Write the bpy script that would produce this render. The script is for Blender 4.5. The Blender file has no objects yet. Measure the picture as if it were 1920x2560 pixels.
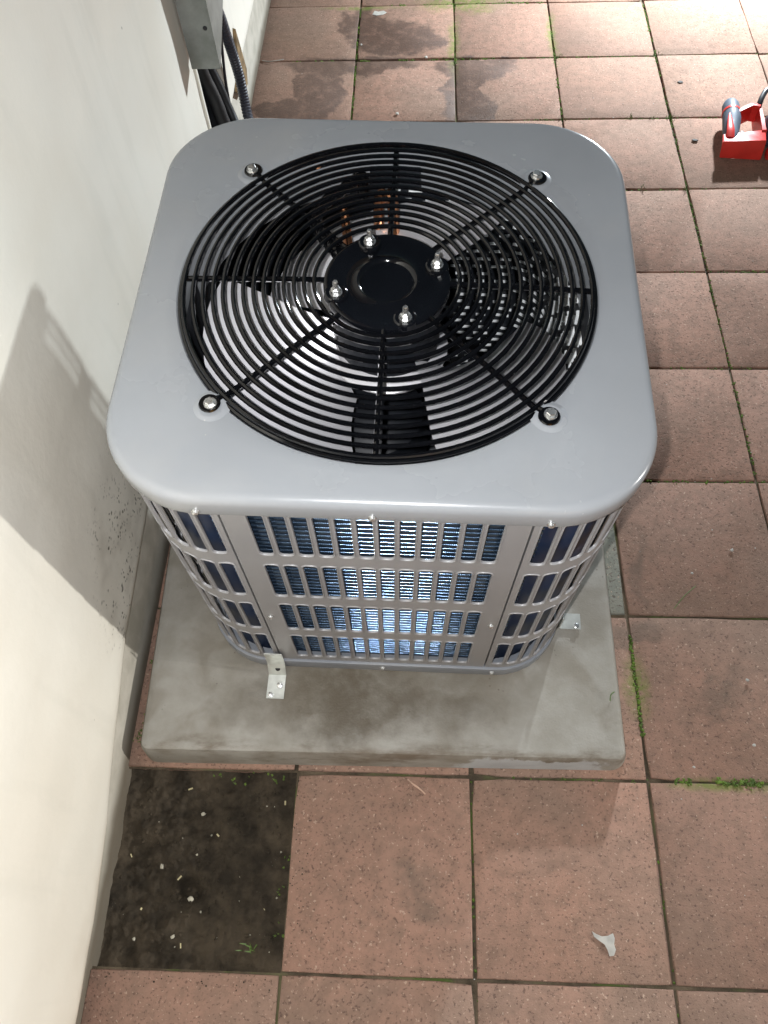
import bpy, math, random
from mathutils import Vector, Matrix, noise as mnoise
random.seed(7)
sc = bpy.context.scene
COL = sc.collection
PI = math.pi
rad = math.radians

# ------------------------------------------------------------------ camera
cam_d = bpy.data.cameras.new('camera')
cam = bpy.data.objects.new('camera', cam_d); COL.objects.link(cam)
cam.location = (0.21166, 0.02604, 1.42112)
cam.rotation_euler = (0.516987, 0.034738, 0.031277)
cam_d.sensor_fit = 'VERTICAL'; cam_d.sensor_height = 36.0
cam_d.lens = 1964.99 / 2560 * 36.0
cam_d.clip_start = 0.02; cam_d.clip_end = 500
sc.camera = cam

# ------------------------------------------------------------------ night sky
w = bpy.data.worlds.new('World'); sc.world = w; w.use_nodes = True
wn = w.node_tree
sky = wn.nodes.new('ShaderNodeTexSky'); sky.sky_type = 'NISHITA'; sky.sun_disc = False
sky.sun_elevation = rad(4); sky.sun_rotation = rad(160)
wn.links.new(sky.outputs[0], wn.nodes['Background'].inputs[0])
wn.nodes['Background'].inputs[1].default_value = 0.035

# ------------------------------------------------------------------ lamps (work lights and the phone's torch)
def lamp(name, kind, loc, power, color, size, aim=None, cone=None, blend=0.5):
    d = bpy.data.lights.new(name, kind); o = bpy.data.objects.new(name, d); COL.objects.link(o)
    o.location = loc; d.energy = power; d.color = color; d.shadow_soft_size = size
    if aim is not None:
        o.rotation_euler = (Vector(aim) - Vector(loc)).to_track_quat('-Z', 'Y').to_euler()
    if cone: d.spot_size = rad(cone); d.spot_blend = blend
    return o
lamp('work_lamp_behind', 'SPOT', (1.42, 3.36, 0.93), 430, (0.86, 0.94, 1.0), 0.05, (1.22, 2.6, 0.0), 140, 1.0)
lamp('work_lamp_beside', 'SPOT', (5.0, 0.19, 0.97), 640, (1.0, 0.975, 0.93), 0.05, (-0.29, -0.22, 0.25), 25, 0.9)
lamp('phone_torch', 'SPOT', (0.180, 0.030, 1.425), 47, (0.985, 0.985, 1.0), 0.006, (0.19, 0.45, 0.2), 165, 0.3)

sc.cycles.caustics_reflective = False; sc.cycles.caustics_refractive = False; sc.cycles.adaptive_threshold = 0.03; sc.cycles.max_bounces = 5; sc.cycles.diffuse_bounces = 3; sc.cycles.glossy_bounces = 3
sc.view_settings.view_transform = 'Standard'; sc.view_settings.look = 'None'
sc.view_settings.exposure = 0.2; sc.view_settings.gamma = 1.0
sc.view_settings.use_curve_mapping = False

# ------------------------------------------------------------------ node helpers
class NT:
    def __init__(s, name):
        s.m = bpy.data.materials.new(name); s.m.use_nodes = True
        s.t = s.m.node_tree; s.p = s.t.nodes['Principled BSDF']
        s._pos = None
    def node(s, typ): return s.t.nodes.new(typ)
    def put(s, sock, v):
        if hasattr(v, 'is_linked') or isinstance(v, bpy.types.NodeSocket): s.t.links.new(v, sock)
        else:
            if isinstance(v, (tuple, list)) and len(v) == 3 and sock.type == 'RGBA': v = (*v, 1)
            sock.default_value = v
    def pos(s):
        if s._pos is None: s._pos = s.node('ShaderNodeNewGeometry').outputs['Position']
        return s._pos
    def obj(s): return s.node('ShaderNodeTexCoord').outputs['Object']
    def rnd(s): return s.node('ShaderNodeObjectInfo').outputs['Random']
    def noise(s, scale, detail=3, vec=None, rough=0.5, col=False, dist=0):
        n = s.node('ShaderNodeTexNoise'); n.inputs['Scale'].default_value = scale
        n.inputs['Detail'].default_value = detail; n.inputs['Roughness'].default_value = rough
        n.inputs['Distortion'].default_value = dist
        s.put(n.inputs['Vector'], vec if vec is not None else s.pos())
        return n.outputs['Color' if col else 'Fac']
    def voro(s, scale, vec=None, feature='F1', out='Distance'):
        n = s.node('ShaderNodeTexVoronoi'); n.feature = feature; n.inputs['Scale'].default_value = scale
        s.put(n.inputs['Vector'], vec if vec is not None else s.pos()); return n.outputs[out]
    def ramp(s, fac, a, b, lo=0.0, hi=1.0):
        n = s.node('ShaderNodeMapRange'); n.interpolation_type = 'SMOOTHSTEP'
        s.put(n.inputs[0], fac); n.inputs[1].default_value = a; n.inputs[2].default_value = b
        n.inputs[3].default_value = lo; n.inputs[4].default_value = hi; return n.outputs[0]
    def mix(s, fac, a, b, mode='MIX'):
        n = s.node('ShaderNodeMix'); n.data_type = 'RGBA'; n.blend_type = mode
        s.put(n.inputs[0], fac); s.put(n.inputs[6], a); s.put(n.inputs[7], b); return n.outputs[2]
    def math(s, op, a, b=0.0):
        n = s.node('ShaderNodeMath'); n.operation = op; s.put(n.inputs[0], a); s.put(n.inputs[1], b); return n.outputs[0]
    def vmath(s, op, a, b):
        n = s.node('ShaderNodeVectorMath'); n.operation = op; s.put(n.inputs[0], a); s.put(n.inputs[1], b)
        return n.outputs['Value' if op in ('LENGTH', 'DISTANCE') else 'Vector']
    def sep(s, v):
        n = s.node('ShaderNodeSeparateXYZ'); s.put(n.inputs[0], v); return n.outputs
    def blob(s, c, r, warp=0.05, wscale=9, soft=0.25, vec=None):
        """mask 1 inside a warped ellipsoid c, r (z ignored when r[2] is big)"""
        v = vec if vec is not None else s.pos()
        if not hasattr(s, '_warp'):
            s._warp = s.vmath('SUBTRACT', s.noise(8, 6, v, col=True, rough=0.6), (0.5, 0.5, 0.5))
        n = s.vmath('MULTIPLY', s._warp, (warp * 2,) * 3)
        v = s.vmath('ADD', v, n); v = s.vmath('SUBTRACT', v, c); v = s.vmath('DIVIDE', v, r)
        return s.ramp(s.vmath('LENGTH', v, (0, 0, 0)), 1.0 - soft, 1.0, 1.0, 0.0)
    def maxm(s, l):
        o = l[0]
        for q in l[1:]: o = s.math('MAXIMUM', o, q)
        return o
    def bump(s, h, strength=0.3, dist=0.002):
        n = s.node('ShaderNodeBump'); n.inputs['Strength'].default_value = strength
        n.inputs['Distance'].default_value = dist; s.put(n.inputs['Height'], h)
        s.t.links.new(n.outputs[0], s.p.inputs['Normal'])
    def set(s, color=None, rough=None, metal=None, spec=None, coat=None):
        if color is not None: s.put(s.p.inputs['Base Color'], color)
        if rough is not None: s.put(s.p.inputs['Roughness'], rough)
        if metal is not None: s.put(s.p.inputs['Metallic'], metal)
        if spec is not None: s.put(s.p.inputs['Specular IOR Level'], spec)
        if coat is not None: s.put(s.p.inputs['Coat Weight'], coat)
        return s.m

def simple(name, color, rough=0.5, metal=0.0, var=0.12, scale=30, spec=0.5, bump=0.0):
    t = NT(name); n = t.noise(scale, 4, t.obj())
    c = t.mix(t.ramp(n, 0.3, 0.7), tuple(x * (1 - var) for x in color), tuple(min(1, x * (1 + var)) for x in color))
    r = t.ramp(n, 0.2, 0.8, rough * 0.85, min(1, rough * 1.15))
    if bump: t.bump(t.noise(scale * 8, 3, t.obj()), bump, 0.001)
    return t.set(c, r, metal, spec)

# ------------------------------------------------------------------ materials
def paver_mat(name, c1, c2, c3):
    t = NT(name)
    big = t.noise(5.0, 4); rnd = t.rnd()
    base = t.mix(t.ramp(big, 0.3, 0.7), c1, c2)
    base = t.mix(t.ramp(rnd, 0, 1, 0.0, 0.75), base, c3)
    base = t.mix(t.ramp(t.math('FRACT', t.math('MULTIPLY', rnd, 7.13)), 0.2, 1.0, 0.0, 0.28), base, tuple(x * 0.6 for x in c2))
    base = t.mix(t.ramp(t.noise(2.6, 5, rough=0.65), 0.42, 0.66, 0.0, 0.60), base, (c1[0] * 0.66, c1[1] * 0.80, c1[2] * 0.85))
    mott = t.noise(38, 5, rough=0.7)
    base = t.mix(t.ramp(mott, 0.36, 0.70, 0.0, 0.68), base, (c1[0] * 0.58, c1[1] * 0.64, c1[2] * 0.66))
    dark = t.ramp(t.noise(215, 2.5, rough=0.6), 0.575, 0.68)
    base = t.mix(t.math('MULTIPLY', dark, 0.60), base, (0.075, 0.045, 0.036))
    wv = t.vmath('ADD', t.pos(), (3.1, 1.7, 0.4))
    lite = t.ramp(t.noise(190, 2.0, wv, 0.55), 0.635, 0.72)
    base = t.mix(t.math('MULTIPLY', lite, 0.60), base, (0.50, 0.37, 0.28))
    # water marks and grime left on the paving
    Z = 9.0
    wet = t.maxm([t.blob((0.14, 2.56, 0), (0.15, 0.10, Z), 0.14), t.blob((0.03, 2.64, 0), (0.08, 0.12, Z), 0.14),
                  t.blob((-0.01, 2.42, 0), (0.24, 0.05, Z), 0.06), t.blob((-0.10, 2.32, 0), (0.08, 0.14, Z), 0.14),
                  t.blob((-0.19, 2.19, 0), (0.11, 0.07, Z), 0.13), t.blob((0.37, 2.40, 0), (0.14, 0.06, Z), 0.09),
                  t.blob((0.335, 2.27, 0), (0.075, 0.16, Z), 0.13), t.blob((0.385, 2.19, 0), (0.07, 0.08, Z), 0.13)])
    fray = t.ramp(t.noise(30, 5, rough=0.7), 0.30, 0.55, 0.55, 1.0)
    wet = t.math('MULTIPLY', wet, fray)
    base = t.mix(t.math('MULTIPLY', wet, 0.80), base, (0.078, 0.048, 0.036))
    grime = t.maxm([t.blob((0.615, 0.572, 0), (0.085, 0.032, Z), 0.05, soft=0.5), t.blob((0.652, 0.70, 0), (0.025, 0.15, Z), 0.09, soft=0.9),
                    t.blob((0.74, 0.45, 0), (0.08, 0.05, Z), 0.15, soft=0.9), t.blob((0.20, 0.12, 0), (0.06, 0.10, Z), 0.2, soft=1.0)])
    grime = t.math('MULTIPLY', grime, fray)
    base = t.mix(t.math('MULTIPLY', grime, 0.5), base, (0.095, 0.080, 0.062))
    gn = t.ramp(t.noise(55, 5, rough=0.7), 0.34, 0.56)
    green = t.maxm([t.blob((0.33, 2.76, 0), (0.19, 0.085, Z), 0.08, soft=0.8), t.blob((0.305, 2.52, 0), (0.028, 0.22, Z), 0.03, soft=1.0),
                    t.blob((0.612, 0.47, 0), (0.030, 0.09, Z), 0.03, soft=1.0), t.blob((0.61, 2.55, 0), (0.022, 0.2, Z), 0.03, soft=1.0),
                    t.blob((0.74, 0.303, 0), (0.15, 0.016, Z), 0.015, soft=0.9), t.blob((0.0, 2.73, 0), (0.2, 0.02, Z), 0.03, soft=1.0)])
    base = t.mix(t.math('MULTIPLY', t.math('MULTIPLY', green, gn), 0.7), base, (0.115, 0.175, 0.02))
    h = t.math('ADD', t.noise(420, 3), t.math('MULTIPLY', t.noise(120, 3), 0.8))
    h = t.math('SUBTRACT', h, t.math('MULTIPLY', dark, 0.9))
    t.bump(h, 0.55, 0.0016)
    r = t.math('SUBTRACT', 0.88, t.math('MULTIPLY', wet, 0.28))
    return t.set(base, r, 0, 0.35)
M_PAVER = paver_mat('paver', (0.325, 0.192, 0.136), (0.285, 0.178, 0.134), (0.355, 0.205, 0.150))
M_PAVER_GREY = paver_mat('grey_paver', (0.27, 0.26, 0.21), (0.24, 0.23, 0.19), (0.29, 0.28, 0.23))

def soil_mat(name, c1, c2, green=0.0):
    t = NT(name); n = t.noise(26, 6, rough=0.65)
    c = t.mix(t.ramp(n, 0.35, 0.7), c1, c2)
    if green: c = t.mix(t.ramp(t.noise(7, 4), 0.5, 0.62, 0, green), c, (0.07, 0.11, 0.02))
    c = t.mix(t.ramp(t.noise(9, 5), 0.48, 0.66, 0, 0.7), c, tuple(x * 1.5 for x in c2))
    sp = t.math('MULTIPLY', t.ramp(t.voro(190), 0.0, 0.16, 1, 0), t.ramp(t.noise(40, 2), 0.60, 0.68))
    c = t.mix(t.math('MULTIPLY', sp, 0.6), c, (0.3, 0.28, 0.22))
    t.bump(t.noise(130, 5, rough=0.7), 0.8, 0.004)
    return t.set(c, 0.85, 0, 0.3)
M_SOIL = soil_mat('damp_soil', (0.020, 0.015, 0.009), (0.055, 0.042, 0.027))
M_BED = soil_mat('joint_soil', (0.045, 0.034, 0.021), (0.105, 0.080, 0.052), 0.8)
M_MOSS = simple('moss', (0.085, 0.14, 0.018), 0.9, 0, 0.4, 60)
M_LEAFG = simple('grass_green', (0.075, 0.13, 0.025), 0.6, 0, 0.2, 60)

def wall_mat():
    t = NT('cream_stucco'); x, y, z = t.sep(t.pos())
    c = t.mix(t.ramp(t.noise(3.0, 5), 0.3, 0.7), (0.765, 0.73, 0.635), (0.83, 0.81, 0.725))
    sv = t.vmath('MULTIPLY', t.pos(), (1, 9, 1.3))
    streak = t.ramp(t.noise(2.2, 4, sv), 0.52, 0.72)
    c = t.mix(t.math('MULTIPLY', streak, 0.12), c, (0.50, 0.50, 0.43))
    # mildew specks where splashed water dries beside the unit
    reg = t.math('MULTIPLY', t.blob((-0.29, 0.62, 0.20), (9, 0.20, 0.23), 0.14, 8, 0.7), 1.0)
    speck = t.math('MULTIPLY', t.ramp(t.voro(110, dist_v(t)), 0.15, 0.42, 1, 0), t.ramp(t.noise(22, 5, rough=0.65), 0.46, 0.60))
    c = t.mix(t.math('MULTIPLY', t.math('MULTIPLY', reg, speck), 0.95), c, (0.07, 0.062, 0.045))
    c = t.mix(t.math('MULTIPLY', reg, t.ramp(t.noise(14, 5), 0.4, 0.75, 0, 0.38)), c, (0.30, 0.27, 0.21))
    few = t.math('MULTIPLY', t.ramp(t.voro(13), 0.02, 0.045, 1, 0), t.ramp(t.noise(4, 1), 0.5, 0.55))
    c = t.mix(t.math('MULTIPLY', few, 0.7), c, (0.20, 0.19, 0.15))
    zz = t.math('SUBTRACT', z, t.math('MULTIPLY', t.math('SUBTRACT', t.noise(12, 5), 0.4), 0.10))
    dirt = t.math('MULTIPLY', t.ramp(zz, 0.0, 0.055, 1, 0), t.ramp(y, 0.28, 0.40, 1, 0))
    c = t.mix(t.math('MULTIPLY', dirt, 0.9), c, (0.15, 0.115, 0.07))
    haze = t.math('MULTIPLY', t.ramp(zz, 0.02, 0.16, 1, 0), t.ramp(t.noise(6, 4), 0.3, 0.7))
    c = t.mix(t.math('MULTIPLY', haze, 0.40), c, (0.48, 0.37, 0.25))
    stain = t.blob((-0.29, 2.13, 0.19), (9, 0.05, 0.10), 0.06, soft=0.6)
    c = t.mix(t.math('MULTIPLY', stain, 0.5), c, (0.25, 0.18, 0.08))
    t.bump(t.math('ADD', t.noise(45, 5), t.math('ADD', t.math('MULTIPLY', t.noise(9, 3), 1.5), t.math('MULTIPLY', t.noise(160, 3), 0.30))), 0.09, 0.006)
    return t.set(c, 0.62, 0, 0.35)
def dist_v(t):
    n = t.vmath('MULTIPLY', t.noise(40, 2, col=True), (0.02, 0.02, 0.02)); return t.vmath('ADD', t.pos(), n)
M_WALL = wall_mat()
def foundation_mat():
    t = NT('foundation_concrete'); n = t.noise(16, 5)
    c = t.mix(t.ramp(n, 0.3, 0.7), (0.40, 0.38, 0.32), (0.56, 0.53, 0.46))
    z = t.sep(t.pos())[2]
    c = t.mix(t.ramp(t.math('ADD', z, t.math('MULTIPLY', n, -0.05)), -0.02, 0.03, 0.85, 0), c, (0.09, 0.07, 0.045))
    t.bump(t.noise(90, 4), 0.3, 0.003); return t.set(c, 0.85, 0, 0.3)
M_FOUND = foundation_mat()

def pad_mat():
    t = NT('pad_concrete'); p = t.pos()
    c = t.mix(t.ramp(t.noise(9, 6, rough=0.62), 0.3, 0.7), (0.250, 0.235, 0.200), (0.340, 0.328, 0.295))
    cl = t.ramp(t.noise(11, 4, dist=0.6), 0.46, 0.66)
    c = t.mix(t.math('MULTIPLY', cl, 0.42), c, (0.15, 0.125, 0.09))
    # wet, brown grime round the unit's foot, its soft shade painted in too
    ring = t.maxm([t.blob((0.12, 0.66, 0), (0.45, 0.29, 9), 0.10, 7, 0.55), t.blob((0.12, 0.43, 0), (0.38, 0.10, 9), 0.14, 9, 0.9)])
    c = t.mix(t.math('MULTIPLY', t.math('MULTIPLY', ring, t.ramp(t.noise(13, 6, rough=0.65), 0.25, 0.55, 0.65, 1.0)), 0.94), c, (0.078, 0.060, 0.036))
    y = t.sep(p)[1]
    px = t.vmath('MULTIPLY', p, (0.35, 1, 1))
    fy = t.math('ADD', y, t.math('MULTIPLY', t.math('SUBTRACT', t.noise(16, 6, px, 0.65), 0.5), 0.06))
    edge = t.math('MULTIPLY', t.math('MULTIPLY', t.ramp(fy, 0.332, 0.352, 1, 0), t.ramp(fy, 0.318, 0.328)), t.ramp(t.noise(22, 6, px, 0.7), 0.38, 0.62))
    c = t.mix(t.math('MULTIPLY', edge, 0.8), c, (0.12, 0.09, 0.06))
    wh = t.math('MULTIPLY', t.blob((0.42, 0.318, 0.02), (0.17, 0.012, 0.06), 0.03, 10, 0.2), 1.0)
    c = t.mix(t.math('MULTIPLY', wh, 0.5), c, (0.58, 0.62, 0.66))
    sp = t.math('MULTIPLY', t.ramp(t.voro(70), 0.05, 0.16, 1, 0), t.ramp(t.noise(12, 2), 0.58, 0.66))
    c = t.mix(t.math('MULTIPLY', sp, 0.6), c, (0.08, 0.065, 0.05))
    t.bump(t.math('ADD', t.noise(60, 4), t.noise(260, 2)), 0.22, 0.002)
    return t.set(c, t.ramp(ring, 0, 1, 0.66, 0.45), 0, 0.4)
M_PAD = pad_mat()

def paint_mat(name, col, rough):
    t = NT(name); n = t.noise(6, 4, t.obj())
    c = t.mix(t.ramp(n, 0.3, 0.7), tuple(x * 0.96 for x in col), tuple(x * 1.04 for x in col))
    dust = t.math('MULTIPLY', t.ramp(t.voro(55, t.obj()), 0.02, 0.06, 1, 0), t.ramp(t.noise(9, 1, t.obj()), 0.58, 0.62))
    c = t.mix(t.math('MULTIPLY', dust, 0.6), c, (0.55, 0.53, 0.48))
    sm = t.noise(5, 5, t.obj(), 0.6)
    film = t.ramp(t.noise(3.2, 6, t.obj(), 0.6, dist=0.8), 0.48, 0.72)
    c = t.mix(t.math('MULTIPLY', film, 0.16), c, (0.40, 0.38, 0.34))
    drop = t.math('MULTIPLY', t.ramp(t.math('ABSOLUTE', t.math('SUBTRACT', t.voro(26, t.obj()), 0.16)), 0.0, 0.03, 1, 0), t.ramp(t.noise(7, 2, t.obj()), 0.56, 0.66))
    c = t.mix(t.math('MULTIPLY', drop, 0.12), c, (0.46, 0.45, 0.42))
    t.bump(t.noise(180, 2, t.obj()), 0.05, 0.001)
    return t.set(c, t.ramp(sm, 0.3, 0.7, rough * 0.85, rough * 1.25), 0, 0.5)
M_GREY = paint_mat('grey_enamel', (0.272, 0.288, 0.305), 0.24)
M_PANEL = paint_mat('panel_enamel', (0.262, 0.262, 0.268), 0.38)
M_PANBASE = paint_mat('base_pan_enamel', (0.20, 0.215, 0.24), 0.34)
M_BLACK = simple('black_wire_coating', (0.003, 0.0032, 0.004), 0.09, 0, 0.2, 20, 0.6)
M_BLACKP = simple('black_plate_enamel', (0.004, 0.0045, 0.006), 0.10, 0, 0.2, 8, 0.6)
M_DARK = simple('dark_interior', (0.007, 0.009, 0.013), 0.55, 0, 0.3, 12)
M_BLADE = simple('fan_aluminium', (0.92, 0.91, 0.95), 0.42, 0.62, 0.08, 9)
M_ZINC = simple('zinc_screw', (0.72, 0.73, 0.72), 0.28, 0.9, 0.12, 200)
M_GALV = simple('galvanised_strap', (0.66, 0.68, 0.64), 0.34, 0.55, 0.10, 60)
M_COPPER = simple('copper_tube', (0.72, 0.33, 0.17), 0.25, 1.0, 0.2, 60)
M_BRASS = simple('brass_valve', (0.66, 0.48, 0.22), 0.3, 1.0, 0.2, 60)
def coil_mat():
    t = NT('coil_fins'); o = t.obj(); x, y, z = t.sep(o)
    fins = t.math('SINE', t.math('MULTIPLY', t.math('ADD', x, y), 2600))
    c = t.mix(t.ramp(t.noise(18, 3, o), 0.3, 0.7), (0.066, 0.110, 0.180), (0.120, 0.180, 0.265))
    t.bump(fins, 0.08, 0.0003)
    return t.set(c, 0.15, 0.9)
M_COIL = coil_mat()
M_COILBACK = simple('coil_backing_sheet', (0.008, 0.020, 0.055), 0.4, 0, 0.2, 20)  # plain dark blue sheet behind the coil tubes
M_DASH = simple('painted_coil_glint', (0.88, 0.93, 0.95), 0.3, 0.2, 0.1, 60)
def cover_mat():
    t = NT('weathered_galvanised_sheet'); o = t.pos()
    c = t.mix(t.ramp(t.noise(13, 6, o, 0.65), 0.3, 0.7), (0.21, 0.225, 0.205), (0.32, 0.335, 0.315))
    d = t.math('MULTIPLY', t.ramp(t.sep(o)[0], -0.285, -0.255, 1, 0), t.ramp(t.noise(9, 5), 0.35, 0.6))  # shade next to the wall, painted into the sheet colour
    c = t.mix(t.math('MULTIPLY', d, 0.6), c, (0.13, 0.11, 0.085))
    return t.set(c, 0.5, 0.35)
M_COVER = cover_mat()
M_RUBBERP = simple('pipe_insulation', (0.005, 0.005, 0.006), 0.55, 0, 0.3, 40, 0.5, 0.3)
M_CONDUIT = simple('grey_flexible_conduit', (0.045, 0.048, 0.062), 0.5, 0, 0.2, 30)
M_RED = simple('red_tool_plastic', (0.62, 0.035, 0.028), 0.42, 0, 0.08, 30)
M_GRIP = simple('blue_grey_rubber', (0.075, 0.10, 0.135), 0.6, 0, 0.15, 40, 0.4, 0.2)
M_TBLK = simple('black_tool_plastic', (0.012, 0.012, 0.016), 0.4)
M_PLASTER = simple('dried_plaster', (0.40, 0.385, 0.35), 0.85, 0, 0.15, 60)
M_TWIG = simple('pale_twig', (0.45, 0.30, 0.22), 0.8, 0, 0.2, 90)
M_STONE = simple('pebble', (0.36, 0.34, 0.27), 0.8, 0, 0.35, 40)
M_STRAW = simple('straw_bits', (0.50, 0.44, 0.25), 0.8, 0, 0.3, 40)
M_BRKN = simple('broken_render', (0.23, 0.16, 0.085), 0.9, 0, 0.4, 40, 0.3, 0.6)
M_LEAFD = simple('dead_leaf', (0.06, 0.055, 0.05), 0.8)

# ------------------------------------------------------------------ mesh helpers
def link(name, me, mat, parent=None, smooth=True, auto=None):
    if mat and not me.materials: me.materials.append(mat)
    o = bpy.data.objects.new(name, me); COL.objects.link(o)
    if parent: o.parent = parent
    return o
def mesh(name, V, F, mat, parent=None, smooth=True):
    me = bpy.data.meshes.new(name); me.from_pydata([tuple(v) for v in V], [], F); me.validate(); me.update()
    if smooth:
        me.polygons.foreach_set('use_smooth', [True] * len(me.polygons))
        me.set_sharp_from_angle(angle=rad(38))
    return link(name, me, mat, parent)
class MB:
    def __init__(s): s.V = []; s.F = []
    def add(s, V, F):
        b = len(s.V); s.V += [tuple(v) for v in V]; s.F += [tuple(i + b for i in f) for f in F]; return s
    def loops(s, L, closed=True, cap0=False, cap1=False):
        n = len(L[0]); V = [p for l in L for p in l]; F = []
        for k in range(len(L) - 1):
            for i in range(n if closed else n - 1):
                j = (i + 1) % n; F.append((k * n + i, k * n + j, (k + 1) * n + j, (k + 1) * n + i))
        if cap0: F.append(tuple(reversed(range(n))))
        if cap1: F.append(tuple((len(L) - 1) * n + i for i in range(n)))
        return s.add(V, F)
    def lathe(s, prof, c=(0, 0, 0), n=24, cap0=True, cap1=True, M=None):
        L = []
        for r, z in prof:
            l = [Vector((r * math.cos(2 * PI * i / n), r * math.sin(2 * PI * i / n), z)) for i in range(n)]
            if M is not None: l = [M @ p for p in l]
            L.append([p + Vector(c) for p in l])
        return s.loops(L, True, cap0, cap1)
    def tube(s, path, r, n=8, closed=False, caps=True, squash=1.0):
        P = [Vector(p) for p in path]; m = len(P); L = []
        up = None
        for i in range(m):
            a = P[i - 1] if (i > 0 or closed) else P[i]; b = P[(i + 1) % m] if (i < m - 1 or closed) else P[i]
            d = (b - a).normalized()
            if up is None: up = Vector((0, 0, 1)) if abs(d.z) < 0.9 else Vector((1, 0, 0))
            u = d.cross(up).normalized(); v = u.cross(d).normalized(); up = v
            rr = r[i] if isinstance(r, (list, tuple)) else r
            L.append([P[i] + u * rr * math.cos(2 * PI * k / n) + v * rr * squash * math.sin(2 * PI * k / n) for k in range(n)])
        if closed: L.append(L[0])
        return s.loops(L, True, caps and not closed, caps and not closed)
    def box(s, a, b, bev=0.0):
        x0, y0, z0 = a; x1, y1, z1 = b
        if bev <= 0:
            V = [(x, y, z) for z in (z0, z1) for y in (y0, y1) for x in (x0, x1)]
            return s.add(V, [(0, 2, 3, 1), (4, 5, 7, 6), (0, 1, 5, 4), (1, 3, 7, 5), (3, 2, 6, 7), (2, 0, 4, 6)])
        def rr(i, z):
            e = bev; X0, X1, Y0, Y1 = x0 + i, x1 - i, y0 + i, y1 - i
            out = []
            for cx, cy, a0 in ((X1 - e, Y0 + e, -90), (X1 - e, Y1 - e, 0), (X0 + e, Y1 - e, 90), (X0 + e, Y0 + e, 180)):
                for k in range(4):
                    t = rad(a0 + 30 * k); out.append((cx + e * math.cos(t), cy + e * math.sin(t), z))
            return out
        i2 = bev * 0.6
        return s.loops([rr(i2, z0), rr(i2 * .3, z0 + i2 * .3), rr(0, z0 + i2), rr(0, z1 - i2), rr(i2 * .3, z1 - i2 * .3), rr(i2, z1)], True, True, True)
    def build(s, name, mat, parent=None, smooth=True): return mesh(name, s.V, s.F, mat, parent, smooth)
def thing(name, label, cat, loc=(0, 0, 0), rot=(0, 0, 0), group=None):
    o = bpy.data.objects.new(name, None); COL.objects.link(o); o.location = loc; o.rotation_euler = rot
    o.empty_display_size = 0.05
    return tag(o, label, cat, group)
def tag(o, label, cat, group=None):
    o['label'] = label; o['category'] = cat
    if group: o['group'] = group
    return o
def kind(o, k): o['kind'] = k; return o
def smooth_path(pts, n=8):
    P = [Vector(p) for p in pts]; out = []
    Q = [P[0]] + P + [P[-1]]
    for i in range(1, len(Q) - 2):
        a, b, c, d = Q[i - 1], Q[i], Q[i + 1], Q[i + 2]
        for k in range(n):
            t = k / n
            out.append(0.5 * ((2 * b) + (c - a) * t + (2 * a - 5 * b + 4 * c - d) * t * t + (3 * b - a - 3 * c + d) * t ** 3))
    out.append(P[-1]); return out

# ------------------------------------------------------------------ ground, soil cell, paving
T = 0.305
def ground():
    G = 40.0
    hx0, hx1, hy0, hy1 = -0.31, 0.0, 0.0, T     # the cell without a paver
    xs = [-G, hx0, hx1, G]; ys = [-G, hy0, hy1, G]
    m = MB()
    for i in range(3):
        for j in range(3):
            if i == 1 and j == 1: continue
            m.add([(xs[i], ys[j], -0.0065), (xs[i + 1], ys[j], -0.0065), (xs[i + 1], ys[j + 1], -0.0065), (xs[i], ys[j + 1], -0.0065)], [(0, 1, 2, 3)])
    return kind(m.build('ground', M_BED, None, False), 'structure')
ground()
patio = kind(bpy.data.objects.new('patio', None), 'structure'); COL.objects.link(patio)
def paver_mesh(seed):
    rnd = random.Random(seed); h = T / 2 - 0.0021; n = 6
    out = []
    for s in range(4):
        for k in range(n):
            t = -1 + 2 * k / n
            j = rnd.uniform(-0.0007, 0.0010)
            if k == 0:
                q = rnd.uniform(.004, .009) if rnd.random() < 0.22 else 0.0012
                p = (-h + q * .6, -h + q * .6)
            else: p = (t * h, -h + j)
            a = s * PI / 2; out.append((p[0] * math.cos(a) - p[1] * math.sin(a), p[0] * math.sin(a) + p[1] * math.cos(a)))
    L = []
    for ins, z in ((0, -0.045), (0, -0.0030), (0.0007, -0.0009), (0.0024, 0.0)):
        L.append([(x * (1 - ins / h), y * (1 - ins / h), z) for x, y in out])
    m = MB(); m.loops(L, True, False, True)
    me = bpy.data.meshes.new('paver'); me.from_pydata(m.V, [], m.F); me.update()
    me.polygons.foreach_set('use_smooth', [True] * len(me.polygons)); me.set_sharp_from_angle(angle=rad(50))
    return me
PV = [paver_mesh(i) for i in range(6)]
for me in PV: me.materials.append(M_PAVER)
pg = paver_mesh(50); pg.materials.append(M_PAVER_GREY)
rp = random.Random(3)
for j in range(-4, 15):
    for i in range(-1, 10):
        if (i, j) == (-1, 0): continue
        me = pg if (i, j) == (1, 2) else rp.choice(PV)
        o = bpy.data.objects.new('paver', me); COL.objects.link(o); o.parent = patio
        o.location = ((i + 0.5) * T + rp.uniform(-.0008, .0008), (j + 0.5) * T + rp.uniform(-.0008, .0008), rp.uniform(-0.0022, 0.0018))
        o.rotation_euler = (rp.uniform(-.006, .006), rp.uniform(-.006, .006), rp.choice((0, PI / 2, PI, -PI / 2)) + rp.uniform(-.003, .003))

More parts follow.
